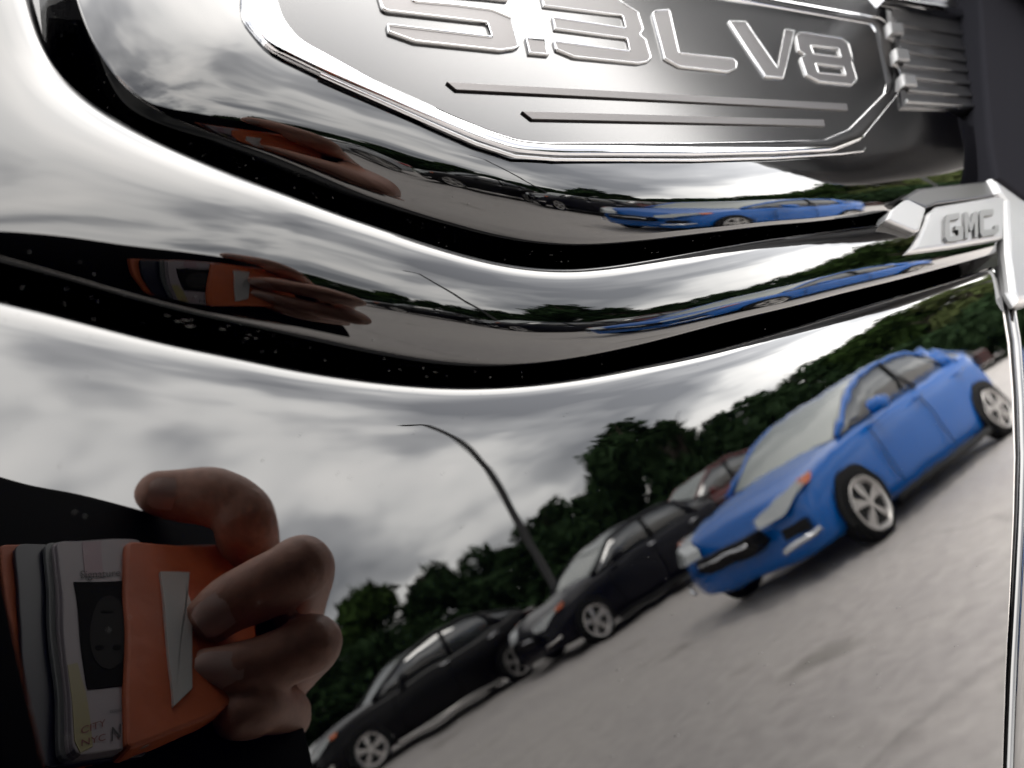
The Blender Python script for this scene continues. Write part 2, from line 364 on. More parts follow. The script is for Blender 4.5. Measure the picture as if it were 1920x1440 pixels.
for nm, polyp, holes, lab in GL:
    wl = .0005
    ou = roundc(pp(polyp, hp+.0004), .0004, 3); hs = [roundc(pp(q, hp+.0004), .0002, 3) for q in holes]
    inn = inset(ou, wl); hin = [inset(q, -wl*.8) for q in hs]
    lp = [[Vector((p[0], -(hp+.00035), p[1])) for p in q] for q in [inn]+hin]
    tri = tessellate_polygon(lp); v = [p for q in lp for p in q]
    fc = obj(nm, mesh(v, [tuple(t) for t in tri]), MT['letter'] if lab not in ('letter V', 'digit 8') else MT['letter'], badge, smooth=False, label=(lab+' in brushed silver with bright edges') if lab else None)
    vs, fs = [], []
    for q, qi in [(ou, inn)]+list(zip(hs, hin)):
        me_ = [(q, hp), (q*.93+qi*.07, hp+.00045), (q*.75+qi*.25, hp+.00056), (q*.3+qi*.7, hp+.00056), (qi, hp+.0003)]
        n = len(q); b0 = len(vs)
        for pts, h in me_: vs += [(p[0], -h, p[1]) for p in pts]
        for k_ in range(len(me_)-1):
            for i in range(n): j = (i+1) % n; fs.append((b0+k_*n+i, b0+k_*n+j, b0+(k_+1)*n+j, b0+(k_+1)*n+i))
    o = obj('bright_edge', mesh(vs, fs), MT['outline'], badge); 
for q in ([(838,153),(1588,194),(1590,206),(856,168)], [(979,208),(1545,224),(1547,236),(998,223)]):
    slab('stripe', [uv(*p, hp+.0004) for p in q], hp+.0004, .0006, MT['letter'], badge, .0001, label='long thin raised stripe under the letters')

# ------------------------------------------------------------------ vent behind the badge
vent = obj('side_vent', slab('t', pp([(1668,-40),(1800,-40),(1842,205),(1692,200)], HBm+.0008), HBm+.0008, .003, None, None, 0).data.copy(), MT['vent'], truck, smooth=False, label='dark grey ribbed side vent right of the badge')
bpy.data.objects.remove(bpy.data.objects['t'])
for a, b, w_ in (((1676,40),(1818,66),11), ((1686,72),(1822,95),9), ((1684,90),(1822,116),11), ((1690,120),(1830,135),9), ((1692,141),(1832,158),10), ((1700,168),(1836,180),9), ((1698,190),(1838,200),7)):
    h = HBm+.0012; A = [(a[0], a[1]-w_/2), (b[0], b[1]-w_/2), (b[0]+1, b[1]+w_/2), (a[0]+2, a[1]+w_/2)]
    slab('vent_rib', [uv(*p, h) for p in A], h+.0006, .002, MT['vent'], vent, .0006)
for a in ((1679,52), (1690,102), (1703,150)):
    h = HBm+.0022; A = [(a[0]-13, a[1]-10), (a[0]+11, a[1]-7), (a[0]+15, a[1]+13), (a[0]-10, a[1]+12)]
    slab('rib_cap', [uv(*p, h) for p in A], h+.0008, .002, MT['grey_letter'], vent, .0008, label='bright cap on the end of a rib')
slab('bright_strip', pp([(1640,-14),(1665,-3),(1795,17),(1808,25),(1806,31),(1790,30),(1655,3)], HBm+.003), HBm+.004, .004, MT['border'], truck, .0006, label='bright strip above the vent')

# ------------------------------------------------------------------ end trim with the maker's letters
Hc = float(np.mean(HC[60:80, -60:])); ht = Hc+.0012
trim = slab('end_trim', pp([(1732,420),(1742,398),(1758,385),(1872,366),(1885,372),(1884,446),(1790,462),(1700,474),(1715,455)], ht), ht, .006, MT['whitetrim'], truck, .0012, label='bright end piece carrying three small raised letters')
slab('facet', pp([(1663,411),(1672,393),(1697,374),(1704,373),(1736,389),(1737,394),(1726,431),(1718,434)], ht+.0008), ht+.0008, .004, MT['whitetrim'], truck, .0007, label='bright diamond shaped facet beside the end piece')
slab('end_recess', pp([(1690,372),(1722,352),(1850,338),(1866,368),(1758,382),(1738,390)], ht-.001), ht-.001, .004, MT['vent'], truck, .0008)
slab('corner_trim', pp([(1856,334),(1866,328),(1926,356),(2010,400),(2010,470),(1940,565),(1908,570),(1893,545),(1884,470),(1882,374),(1870,360)], ht), ht+.0006, .003, MT['whitetrim'], truck, .002, label='bright rounded corner of the next panel')
gm = lambda L_: [(1600+x/4.8, 240+y/4.8) for x, y in L_]
for lab, q in (('letter G', [(945,770),(830,790),(815,830),(815,990),(840,1030),(930,1022),(980,1005),(975,890),(905,890),(905,925),(935,925),(935,975),(860,985),(855,840),(945,820)]),
               ('letter M', [(995,1000),(990,765),(1020,765),(1045,860),(1072,765),(1110,758),(1112,985),(1082,988),(1080,850),(1060,930),(1040,932),(1022,860),(1025,1000)]),
               ('letter C', [(1250,735),(1140,748),(1125,780),(1130,950),(1150,985),(1270,965),(1300,935),(1298,880),(1262,885),(1262,915),(1165,925),(1163,800),(1252,785)])):
    q = gm(q); pq = [uv(*p, ht+.0005) for p in q]
    v = [(p[0], -(ht+.0009), p[1]) for p in pq]; n = len(v); v += [(p[0], -ht, p[1]) for p in pq]
    tri = tessellate_polygon([[Vector(p) for p in v[:n]]])
    obj('letter', mesh(v, [tuple(t) for t in tri]+[(i, (i+1) % n, n+(i+1) % n, n+i) for i in range(n)]), MT['grey_letter'], trim, smooth=False, label='small raised grey '+lab)

def seat(o):
    """lay a part traced at a constant height onto the slightly tilted badge plane"""
    for v in o.data.vertices:
        h0 = -v.co.y; x, y, z = v.co.x, v.co.y+DIST, v.co.z; q = 1.0
        for _ in range(4): h1 = h0+bplane(x*q, z*q)-HBm; q = (DIST-h1)/y
        v.co = (x*q, y*q-DIST, z*q)
    o.data.update()
for o in list(badge.children)+list(vent.children)+[vent, bpy.data.objects['bright_strip']]: seat(o)

# side mirror of the truck, further along the flank
def loft(rings, close=True, cap=True):
    n = len(rings[0]); v = [p for r in rings for p in r]; f = []
    for k_ in range(len(rings)-1):
        for i in range(n if close else n-1):
            j = (i+1) % n; f.append((k_*n+i, k_*n+j, (k_+1)*n+j, (k_+1)*n+i))
    if cap: f.append(tuple(range(n))[::-1]); f.append(tuple(range(len(v)-n, len(v))))
    return mesh(v, f)
def sup(cx, cy, cz, ax1, ax2, a, b, e_=.5, n=28):
    r = []
    for i in range(n):
        t = 2*math.pi*i/n; c, s = math.cos(t), math.sin(t)
        r.append(Vector((cx, cy, cz))+Vector(ax1)*(a*math.copysign(abs(c)**e_, c))+Vector(ax2)*(b*math.copysign(abs(s)**e_, s)))
    return r
MT['housing'] = mat('mirror_housing', (.004, .004, .005), rough=.3, ior=1.5)
rings = [sup(.58+dx, -.098, .34, (0, 1, 0), (0, 0, 1), .085*s, .25*s) for dx, s in ((0, .80), (.01, .93), (.04, 1), (.1, .98), (.16, .85), (.2, .6), (.215, .3))]
mh = obj('mirror_housing', loft(rings), MT['housing'], truck, label='large dark side mirror further along the flank')
obj('mirror_arm', loft([sup(.59, y, .22, (1, 0, 0), (0, 0, 1), .04, .03, 1, 12) for y in (.0, -.06)]), MT['housing'], mh)

# dust specks on the paint
bm = bmesh.new()
for i in range(330):
    px, py = rng.uniform(0, 1900), rng.uniform(60, 1430)
    if i < 60:
        q = GP['C0'][0][int(rng.uniform(20, 430))]*rng.uniform(0, 1); 
        k1 = int(rng.uniform(30, 520)); s = rng.uniform(.2, .9); px, py = (GP['C0'][0][k1]*(1-s)+GP['B2'][0][k1]*s)
    elif i < 100:
        k1 = int(rng.uniform(60, 400)); s = rng.uniform(.2, .9); px, py = (GP['D0'][0][k1]*(1-s)+GP['C2'][0][k1]*s)
    h = .0003 if py > 730 else .0006
    p = uv(px, py, h); r_ = rng.uniform(.00002, .00006)*(1 if py > 300 else .8)
    bmesh.ops.create_icosphere(bm, subdivisions=1, radius=r_, matrix=Matrix.Translation((p[0], -h, p[1])) @ Matrix.Diagonal((rng.uniform(.8, 1.8), 1, 1, 1)))
for i in range(16):           # dried streaks on the wall of the lower groove
    k1 = int(rng.uniform(150, 300)); s_ = rng.uniform(.35, .8); a_, b_ = GP['D0'][0][k1], GP['C2'][0][k1]; p_ = a_*(1-s_)+b_*s_
    h = -.0016; p = uv(p_[0], p_[1], h)
    bmesh.ops.create_icosphere(bm, subdivisions=1, radius=rng.uniform(.00004, .00009), matrix=Matrix.Translation((p[0], -h, p[1])) @ Matrix.Rotation(.45, 4, 'Y') @ Matrix.Diagonal((rng.uniform(2, 9), .5, .6, 1)))
me = bpy.data.meshes.new('dust'); bm.to_mesh(me); bm.free()
obj('dust', me, MT['dust'], truck, kind='stuff', label='pale dust specks scattered on the black paint')

# ------------------------------------------------------------------ ground
def gmat(name, c1, c2, sc_, stain=.72, rough=.85):
    m = bpy.data.materials.new(name); m.use_nodes = True; t = m.node_tree; b = t.nodes['Principled BSDF']; b.inputs['Roughness'].default_value = rough
    g = t.nodes.new('ShaderNodeNewGeometry'); a = t.nodes.new('ShaderNodeTexNoise'); a.inputs['Scale'].default_value = sc_; a.inputs['Detail'].default_value = 6
    a2 = t.nodes.new('ShaderNodeTexNoise'); a2.inputs['Scale'].default_value = .45; a2.inputs['Detail'].default_value = 3
    t.links.new(g.outputs[0], a.inputs[0]); t.links.new(g.outputs[0], a2.inputs[0])
    r = t.nodes.new('ShaderNodeValToRGB'); t.links.new(a.outputs[0], r.inputs[0])
    r.color_ramp.elements[0].color = (*c1, 1); r.color_ramp.elements[1].color = (*c2, 1); r.color_ramp.elements[0].position = .3; r.color_ramp.elements[1].position = .7
    r2 = t.nodes.new('ShaderNodeValToRGB'); t.links.new(a2.outputs[0], r2.inputs[0]); r2.color_ramp.elements[0].color = (stain, stain, stain*1.02, 1); r2.color_ramp.elements[0].position = .33
    r2.color_ramp.elements[1].color = (1, 1, 1, 1); r2.color_ramp.elements[1].position = .56
    mx = t.nodes.new('ShaderNodeMix'); mx.data_type = 'RGBA'; mx.blend_type = 'MULTIPLY'; mx.inputs[0].default_value = 1
    t.links.new(r.outputs[0], mx.inputs[6]); t.links.new(r2.outputs[0], mx.inputs[7]); vo = t.nodes.new('ShaderNodeTexVoronoi'); vo.feature = 'DISTANCE_TO_EDGE'; vo.inputs['Scale'].default_value = .42
    nd = t.nodes.new('ShaderNodeTexNoise'); nd.inputs['Scale'].default_value = 1.6; nd.inputs['Detail'].default_value = 5; t.links.new(g.outputs[0], nd.inputs[0])
    va = t.nodes.new('ShaderNodeMixRGB'); va.inputs[0].default_value = .35; t.links.new(g.outputs[0], va.inputs[1]); t.links.new(nd.outputs['Color'], va.inputs[2]); t.links.new(va.outputs[0], vo.inputs['Vector'])
    rc = t.nodes.new('ShaderNodeValToRGB'); t.links.new(vo.outputs['Distance'], rc.inputs[0]); rc.color_ramp.elements[0].color = (.8, .8, .8, 1); rc.color_ramp.elements[0].position = .002; rc.color_ramp.elements[1].color = (1, 1, 1, 1); rc.color_ramp.elements[1].position = .011
    a3 = t.nodes.new('ShaderNodeTexNoise'); a3.inputs['Scale'].default_value = .9; t.links.new(g.outputs[0], a3.inputs[0]); r3 = t.nodes.new('ShaderNodeValToRGB'); t.links.new(a3.outputs[0], r3.inputs[0])
    r3.color_ramp.elements[0].position = .66; r3.color_ramp.elements[0].color = (1, 1, 1, 1); r3.color_ramp.elements[1].position = .74; r3.color_ramp.elements[1].color = (.62, .62, .6, 1)
    m3 = t.nodes.new('ShaderNodeMixRGB'); m3.blend_type = 'MULTIPLY'; m3.inputs[0].default_value = 1; t.links.new(rc.outputs[0], m3.inputs[1]); t.links.new(r3.outputs[0], m3.inputs[2])
    m4 = t.nodes.new('ShaderNodeMixRGB'); m4.blend_type = 'MULTIPLY'; m4.inputs[0].default_value = 1; t.links.new(mx.outputs[2], m4.inputs[1]); t.links.new(m3.outputs[0], m4.inputs[2])
    t.links.new(m4.outputs[0], b.inputs['Base Color'])
    return m
MT['asphalt'] = gmat('worn_asphalt', (.30, .278, .262), (.39, .366, .342), 9, .88)
MT['grass'] = gmat('grass', (.03, .05, .015), (.06, .085, .03), 3)
MT['white_line'] = mat('line_paint', (.55, .55, .52), .7, noise_amt=.25, noise_scale=8)
MT['concrete'] = mat('concrete', (.32, .31, .29), .8, noise_amt=.15, noise_scale=4)
gnd = obj('parking_lot', mesh([(-300, -300, GROUND), (300, -300, GROUND), (300, 300, GROUND), (-300, 300, GROUND)], [(0, 1, 2, 3)]), MT['asphalt'], smooth=False, kind='structure')
Gp = lambda x, y, z=0.: (x, y, GROUND+z)
# grass verge behind the parked row
obj('grass_verge', mesh([Gp(-160, -120, .004), Gp(160, -120, .004), Gp(160, -27, .004), Gp(-160, -27, .004)], [(0, 1, 2, 3)]), MT['grass'], smooth=False, kind='structure')

# ------------------------------------------------------------------ cars
def cmat(n, c, r=.12, metal=0, spec=.5): return mat(n, c, rough=r, ior=1.5, metal=metal, spec=spec)
MT['blue'] = cmat('blue_paint', (.001, .088, .345), .2)
MT['navy'] = cmat('dark_navy_paint', (.0012, .0015, .005), .25, spec=.22)
MT['carblack'] = cmat('black_car_paint', (.001, .001, .0015), .25, spec=.22)
MT['darkred'] = cmat('dark_red_paint', (.08, .008, .008), .25)
MT['silver'] = cmat('silver_paint', (.35, .36, .37), .3)
MT['glass'] = mat('car_glass', (.02, .025, .025), .05, ior=2.6)
MT['screen'] = mat('windscreen', (.15, .17, .155), .08, ior=2.0)  # pale base puts the sky reflection and haze into the glass colour
MT['tyre'] = mat('tyre', (.008, .008, .008), .9, spec=.1)
MT['rim'] = mat('alloy_rim', (.5, .48, .46), .35, metal=.7)
MT['grille'] = mat('grille_black', (.003, .003, .003), .6, spec=.2)
MT['lens'] = mat('headlight_lens', (.34, .36, .36), .12, coat=1)
MT['amber'] = mat('amber_lens', (.62, .16, .06), .25, coat=1)
MT['redlens'] = mat('red_lens', (.35, .01, .01), .25, coat=1)
MT['dullred'] = cmat('dark_red_lens', (.03, .004, .004), .2)
MT['chrome'] = mat('chrome', (.62, .63, .65), .15, metal=1)
def arc(name, pts, m, parent, t=.004, n=(0, 0, 0)):
    return obj(name, mesh(pts, [tuple(range(len(pts)))]), m, parent, smooth=False)
def lathe(prof, n=28):
    """prof (r, y) turned around the y axis"""
    v = []; f = []
    for r, y in prof:
        for i in range(n): a = 2*math.pi*i/n; v.append((r*math.cos(a), y, r*math.sin(a)))
    for k_ in range(len(prof)-1):
        for i in range(n): j = (i+1) % n; f.append((k_*n+i, k_*n+j, (k_+1)*n+j, (k_+1)*n+i))
    return v, f
def wheel_parts(parent, x, side, R=.312):
    wv, wf = lathe([(.225, .01), (.24, .015), (R-.03, .02), (R, .06), (R, .17), (R-.03, .2), (.1, .2)])
    s = side
    W = obj('wheel', mesh([(x+a, s*(.91-b), R+c) for a, b, c in wv], wf), MT['tyre'], parent)
    rv, rf = lathe([(.24, .012), (.235, .004), (.215, .008), (.205, .02), (.20, .03)])
    bm = bmesh.new()
    vs = [bm.verts.new((x+a, s*(.91-b), R+c)) for a, b, c in rv]
    for q in rf: bm.faces.new([vs[i] for i in q])
    n = 18; c0 = [bm.verts.new((x+.21*math.cos(2*math.pi*i/n), s*(.91-.025), R+.21*math.sin(2*math.pi*i/n))) for i in range(n)]; df = bm.faces.new(c0)
    df.material_index = 1
    for i in range(5):
        a = 2*math.pi*i/5+.3
        for da in (-.13, .13):
            p = [(.04, a+da*1.5-.3, .012), (.215, a+da-.10, .020), (.215, a+da+.10, .020), (.04, a+da*1.5+.3, .012)]
            q = [bm.verts.new((x+r*math.cos(t), s*(.91-y), R+r*math.sin(t))) for r, t, y in p]; bm.faces.new(q)
            q2 = [bm.verts.new((x+r*math.cos(t), s*(.91-y-.03), R+r*math.sin(t))) for r, t, y in p]
            for i2 in range(4): bm.faces.new((q[i2], q[(i2+1) % 4], q2[(i2+1) % 4], q2[i2]))
    n = 16; hub = [bm.verts.new((x+.055*math.cos(2*math.pi*i/n), s*(.91-.008), R+.055*math.sin(2*math.pi*i/n))) for i in range(n)]; bm.faces.new(hub)
    me = bpy.data.meshes.new('rim'); bm.to_mesh(me); bm.free(); me.materials.append(MT['rim']); me.materials.append(MT['grille'])
    o = bpy.data.objects.new('rim', me); C.objects.link(o); o.parent = W
def sedan(name, label, paint, x, y, yaw, group='cars parked across the lot', trim=None, L2=2.16, roof=1.40, high=0., suv=False, fog=True):
    car = thing(name, label, 'car', (x, y, GROUND), yaw, group)
    dz = .16 if suv else 0.
    ST = [(-L2-.12, .34, .62, .70, .80), (-L2+.06, .30, .74, .78, .96), (-L2+.35, .24, .86, .86, 1.05), (-1.85, .22, .895, .91, 1.06), (-1.2, .15, .90, .915, 1.0), (-.5, .15, .90, .915, .98),
          (.4, .15, .90, .915, .955), (.95, .15, .90, .91, .93), (1.35, .15, .90, .90, .885), (1.7, .19, .885, .88, .83), (1.92, .18, .84, .83, .75), (L2-.08, .19, .76, .73, .66), (L2, .24, .62, .60, .54)]
    rings_ = []
    for sx, zb, hw, hs_, zt in ST:
        zt += dz; zm = (zb+zt)/2
        half = [(0, zb), (hw*.85, zb), (hw*.97, zb+.07), (hw*1.0, zm-.05), (hw*1.0, zm+.05), (hs_*.985, zt-.12), (hs_*.93, zt-.035), (hs_*.80, zt), (hs_*.4, zt+.025), (0, zt+.03)]
        rings_.append([(sx, a, b) for a, b in half]+[(sx, -a, b) for a, b in half[-2:0:-1]])
    body = obj('body', loft(rings_), MT[paint], car)
    sb = body.modifiers.new('s', 'SUBSURF'); sb.levels = 1; sb.render_levels = 1
    bz = .955+dz; R_ = roof+dz*1.4
    rear = -2.15 if suv else -1.95
    # greenhouse: glass shell
    gs = [(.98, bz-.03, bz-.03, .74), (.74, bz-.02, bz+.12, .74), (.36, bz, bz+.31, .71), (.02, bz, R_-.05, .66), (-.4, bz, R_-.01, .64), (-.95, bz, R_-.04, .63), ((-1.6 if suv else -1.4), bz, (R_-.1 if suv else R_-.16), .64), (rear, bz, bz+.08, .68)]
    rg = [[(sx, .80, z0_), (sx, t_+(.80-t_)*.1, z0_+(z1_-z0_)*.85), (sx, t_*.93, z1_), (sx, 0, z1_+.012), (sx, -t_*.93, z1_), (sx, -t_-(.80-t_)*.1, z0_+(z1_-z0_)*.85), (sx, -.80, z0_)] for sx, z0_, z1_, t_ in gs]
    obj('windows', loft(rg), MT['glass'], car)
    wsv = [[(sx, a*t_*.91, z1_+(.016 if abs(a) < .9 else .006)) for a in (1, .85, .4, 0, -.4, -.85, -1)] for sx, z0_, z1_, t_ in gs[:4]]
    obj('windscreen', loft([[tuple(p) for p in q] for q in wsv], close=False, cap=False), MT['screen'], car)
    # roof skin and pillars
    rf = [[(sx, a*t_*.97, z1_+(.018 if abs(a) < .9 else .004)) for a in (1, .85, .4, 0, -.4, -.85, -1)] for sx, z0_, z1_, t_ in gs[3:7]]
    rv = [[tuple(p) for p in r] for r in rf]; obj('roof', loft(rv, close=False, cap=False), MT[paint], car)
    def tube(name, pts, r, m, par, flat=1.):
        rr_ = []
        P_ = [Vector(p) for p in pts]
        for i, p in enumerate(P_):
            d = (P_[min(i+1, len(P_)-1)]-P_[max(i-1, 0)]).normalized(); s1 = d.cross(Vector((0, 1, 0)) if abs(d.y) < .9 else Vector((1, 0, 0))).normalized(); s2 = d.cross(s1)
            ra = r[i] if hasattr(r, '__len__') else r
            rr_.append([p+s1*ra*math.cos(t*math.pi/4)+s2*ra*flat*math.sin(t*math.pi/4) for t in range(8)])
        return obj(name, loft(rr_), m, par)
    for s in (1, -1):
        side = [(sx, s*t_*.985, z1_-.01) for sx, z0_, z1_, t_ in gs]; side[0] = (1.01, s*.77, bz-.02); side[-1] = (rear-.02, s*.71, bz+.05)
        tube('roof_rail', side, .032, MT[paint], car)
        tube('pillar', [(-.42, s*.835, bz), (-.46, s*.66, R_-.04)], .035, MT['grille'] if paint != 'blue' else MT['grille'], car, .4)
        tube('pillar', [(-1.42, s*.84, bz), (-1.25, s*.66, R_-.1)], [.09, .04], MT[paint], car, .3)
        mi = obj('wing_mirror', loft([sup(.52+dx, s*(.98), bz+.04, (0, 1, 0), (0, 0, 1), .11*k_, .075*k_, .7, 14) for dx, k_ in ((.07, .3), (.055, .7), (.02, 1), (-.03, 1), (-.05, .9))]), MT[paint], car)
        for xw in (1.375, -1.375):
            n = 22; rw = .352
            pts = [(xw+rw*math.cos(math.pi*i/(n-1)*1.16-.25), s*.916, .32+rw*math.sin(math.pi*i/(n-1)*1.16-.25)) for i in range(n)]
            inn_ = [(a, s*.88, b) for a, _, b in pts]
            obj('wheel_arch', mesh(pts+inn_, [tuple(range(n))]+[(i, i+1, n+i+1, n+i) for i in range(n-1)]), MT['grille'], car, smooth=False)
            wheel_parts(car, xw, s*1.04)
        tube('door_seam', [(.75, s*.921, .28), (.78, s*.925, .7), (.72, s*.905, bz-.08)], .006, MT['grille'], car)
        tube('door_seam', [(-.28, s*.921, .28), (-.28, s*.925, .7), (-.28, s*.905, bz-.08)], .006, MT['grille'], car)
        tube('sill', [(.98, s*.91, .185), (-.98, s*.91, .185)], .04, MT['grille'] if trim is None else MT[trim], car)
        for xh in (-.12, -1.1): tube('door_handle', [(xh, s*.935, .86+dz), (xh-.2, s*.935, .87+dz)], .016, MT[paint] if paint == 'blue' else MT['chrome'], car)
        # lamp cluster wrapped round the corner
        hl = [(1.86, .79, .74), (2.09, .63, .60), (2.20, .42, .59), (2.18, .42, .665), (2.05, .62, .735), (1.74, .80, .81)]
        h_ = obj('headlight', mesh([(a, s*(b+.055), c+dz) for a, b, c in hl]+[(a-.1, s*(b-.06), c+dz) for a, b, c in hl], [tuple(range(6))]+[(i, (i+1) % 6, 6+(i+1) % 6, 6+i) for i in range(6)]), MT['lens'], car, smooth=False)
        am = [(1.74, .845, .745), (1.85, .84, .73), (1.84, .84, .79), (1.70, .845, .81)]
        obj('indicator', mesh([(a, s*(b+.014), c+dz) for a, b, c in am]+[(a, s*(b-.05), c+dz) for a, b, c in am], [(0, 1, 2, 3)]+[(i, (i+1) % 4, 4+(i+1) % 4, 4+i) for i in range(4)]), MT['amber'], h_, smooth=False)
        if fog:
            fg = [(1.98, .77, .40), (2.14, .60, .40), (2.14, .60, .50), (1.98, .77, .50)]
            obj('fog_recess', mesh([(a, s*(b+.03), c) for a, b, c in fg], [(0, 1, 2, 3)]), MT['grille'], car, smooth=False)
            tube('fog_trim', [(1.95, s*.835, .375), (2.08, s*.72, .35), (2.18, s*.57, .335)], .026, MT['chrome'] if paint == 'blue' else MT['rim'], car)
        tl = [(-2.27, .5, .78), (-2.27, .72, .76), (-2.12, .84, .78), (-2.05, .86, .93), (-2.26, .72, .95), (-2.3, .5, .94)]
        obj('tail_light', mesh([(a-.03, s*(b+.035), c+dz) for a, b, c in tl]+[(a+.12, s*(b-.05), c+dz) for a, b, c in tl], [tuple(range(6))]+[(i, (i+1) % 6, 6+(i+1) % 6, 6+i) for i in range(6)]), MT['redlens' if paint == 'silver' else 'dullred'], car, smooth=False)
    gr = [(2.215, -.36, .58+dz), (2.215, .36, .58+dz), (2.205, .4, .47+dz), (2.18, .3, .42), (2.18, -.3, .42), (2.205, -.4, .47+dz)]
    obj('grille', mesh([(a-.0, b, c) for a, b, c in gr]+[(a-.15, b, c) for a, b, c in gr], [tuple(range(6))]+[(i, (i+1) % 6, 6+(i+1) % 6, 6+i) for i in range(6)]), MT['grille'], car, smooth=False)
    tube('grille_bar', [(2.22, -.33, .525+dz), (2.23, 0, .53+dz), (2.22, .33, .525+dz)], .014, MT['chrome'], car)
    obj('licence_plate', loft([[(-L2-.16+a, b, c) for b, c in ((-.26, .90), (.26, .90), (.26, .78), (-.26, .78))] for a in (0, .012)]), MT['silver'], car, smooth=False)
    return car
D_ = math.radians
def place(name, label, paint, wheel, heading_deg, side, stretch=1., **kw):
    """put a car so that the front wheel facing the truck stands at wheel"""
    h = D_(heading_deg); hx, hy = math.cos(h), math.sin(h); nx, ny = (hy, -hx) if side > 0 else (-hy, hx)   # towards the far side
    cx, cy = wheel[0]-hx*1.375*stretch+nx*.9, wheel[1]-hy*1.375*stretch+ny*.9
    c = sedan(name, label, paint, cx, cy, h, **kw); c.scale = (stretch, 1, 1); return c
#PLACE
place('parked_car', 'bright blue sedan parked nearest to the black truck flank', 'blue', (6.38, -3.68), 183, -1, stretch=1.12, L2=2.02)
place('parked_car', 'dark navy sedan parked behind the nose of the blue car', 'navy', (7.7, -9.3), 190, -1)
place('parked_car', 'black sedan beside the fingertips, lowest in the reflected row', 'carblack', (4.85, -12.0), 191, -1, trim='rim')
place('parked_car', 'dark red tall hatchback half hidden behind the blue sedan', 'darkred', (12.2, -10.6), 190, -1, suv=True)
place('parked_car', 'silver sedan parked at the left end of the row before the trees', 'silver', (1.2, -15.6), 190, -1)
place('parked_car', 'black sedan parked left of the silver sedan before the trees', 'carblack', (-3.4, -16.2), 190, -1)
place('parked_car', 'dark red sedan parked farthest left before the trees', 'darkred', (-9.2, -16.8), 190, -1)
#ENDPLACE

# ------------------------------------------------------------------ trees
MT['bark'] = mat('bark', (.06, .045, .035), .9, noise_amt=.3, noise_scale=6)
def leafmat(n, c):
    m = mat(n, c, 1.0, noise_amt=.5, noise_scale=2.2, detail=4, spec=.05); return m
MT['leaf1'] = leafmat('leaves_dark', (.021, .040, .016)); MT['leaf2'] = leafmat('leaves_mid', (.034, .062, .016)); MT['leaf3'] = leafmat('leaves_olive', (.085, .105, .038))
def crown_mesh(seed, h, wd, n=3600, low=.06, lf=.19):
    r = np.random.default_rng(seed); nb = 26; bl = []
    for i in range(nb):
        a = r.uniform(0, 6.28); zf = r.uniform(low+.1, .92); rr_ = wd*(.25+.65*math.sin(math.pi*min(1, zf*.85+.15)))*r.uniform(.2, .85)
        bl.append((rr_*math.cos(a), rr_*math.sin(a), h*zf, wd*r.uniform(.2, .42)))
    v = np.zeros((n, 3, 3)); 
    bi = r.integers(0, nb, n); B_ = np.array(bl)[bi]
    d = r.normal(size=(n, 3)); d /= np.linalg.norm(d, axis=1)[:, None]; rad_ = B_[:, 3]*r.uniform(.55, 1.12, n)
    c = B_[:, :3]+d*rad_[:, None]*np.array([1, 1, .8]); c[:, 2] = np.clip(c[:, 2], h*low, None)
    for k_ in range(3): v[:, k_] = c+r.normal(size=(n, 3))*lf
    me = bpy.data.meshes.new('crown'); me.vertices.add(n*3); me.vertices.foreach_set('co', v.reshape(-1).astype(np.float32))
    me.loops.add(n*3); me.loops.foreach_set('vertex_index', np.arange(n*3, dtype=np.int32)); me.polygons.add(n)
    me.polygons.foreach_set('loop_start', np.arange(n, dtype=np.int32)*3)
    me.update(); me.validate(); return me
def trunk_mesh(seed, h, r0=.2):
    r = random.Random(seed); v = []; f = []
    def limb(p, d, ln, ra, lev):
        k_ = 7; pts = [Vector(p)]
        for i in range(4): d = (d+Vector((r.uniform(-.15, .15), r.uniform(-.15, .15), .05))).normalized(); pts.append(pts[-1]+d*ln/4)
        for i, q in enumerate(pts):
            s1 = d.orthogonal().normalized(); s2 = d.cross(s1); rr_ = ra*(1-.6*i/4)
            for j in range(k_): a = 6.283*j/k_; v.append(q+s1*rr_*math.cos(a)+s2*rr_*math.sin(a))
        b = len(v)-5*k_
        for i in range(4):
            for j in range(k_): f.append((b+i*k_+j, b+i*k_+(j+1) % k_, b+(i+1)*k_+(j+1) % k_, b+(i+1)*k_+j))
        if lev < 2:
            for q in range(4): limb(pts[2+q % 3], (d+Vector((r.uniform(-1, 1), r.uniform(-1, 1), r.uniform(0, .5)))).normalized(), ln*.55, ra*.45, lev+1)
    limb((0, 0, 0), Vector((0, 0, 1)), h*.6, r0, 0); return mesh(v, f)
shared = {}
def tree(az, distn, h, wd, kind, seed, label, name='broadleaf_tree', low=.02):
    x, y = distn*math.sin(D_(az)), -distn*math.cos(D_(az))
    t = thing(name, label, 'tree' if name != 'shrub' else 'shrub', (x, y, GROUND), seed*1.3, 'trees along the far edge of the lot' if name != 'shrub' else 'shrubs under the trees')
    key = (seed % 6, name)
    if key not in shared: shared[key] = (crown_mesh(seed % 6+40, 1, .5 if name != 'shrub' else .8, lf=.034, low=low, n=7000), trunk_mesh(seed % 6, 1, .03))
    cm, tm = shared[key]
    cm2 = cm.copy(); cm2.materials.clear()
    o = obj('crown', cm2, MT[kind], t, smooth=False); o.scale = (wd, wd, h)
    o = bpy.data.objects.new('trunk', tm); C.objects.link(o); o.parent = t; o.scale = (h, h, h)
    if not tm.materials: tm.materials.append(MT['bark'])
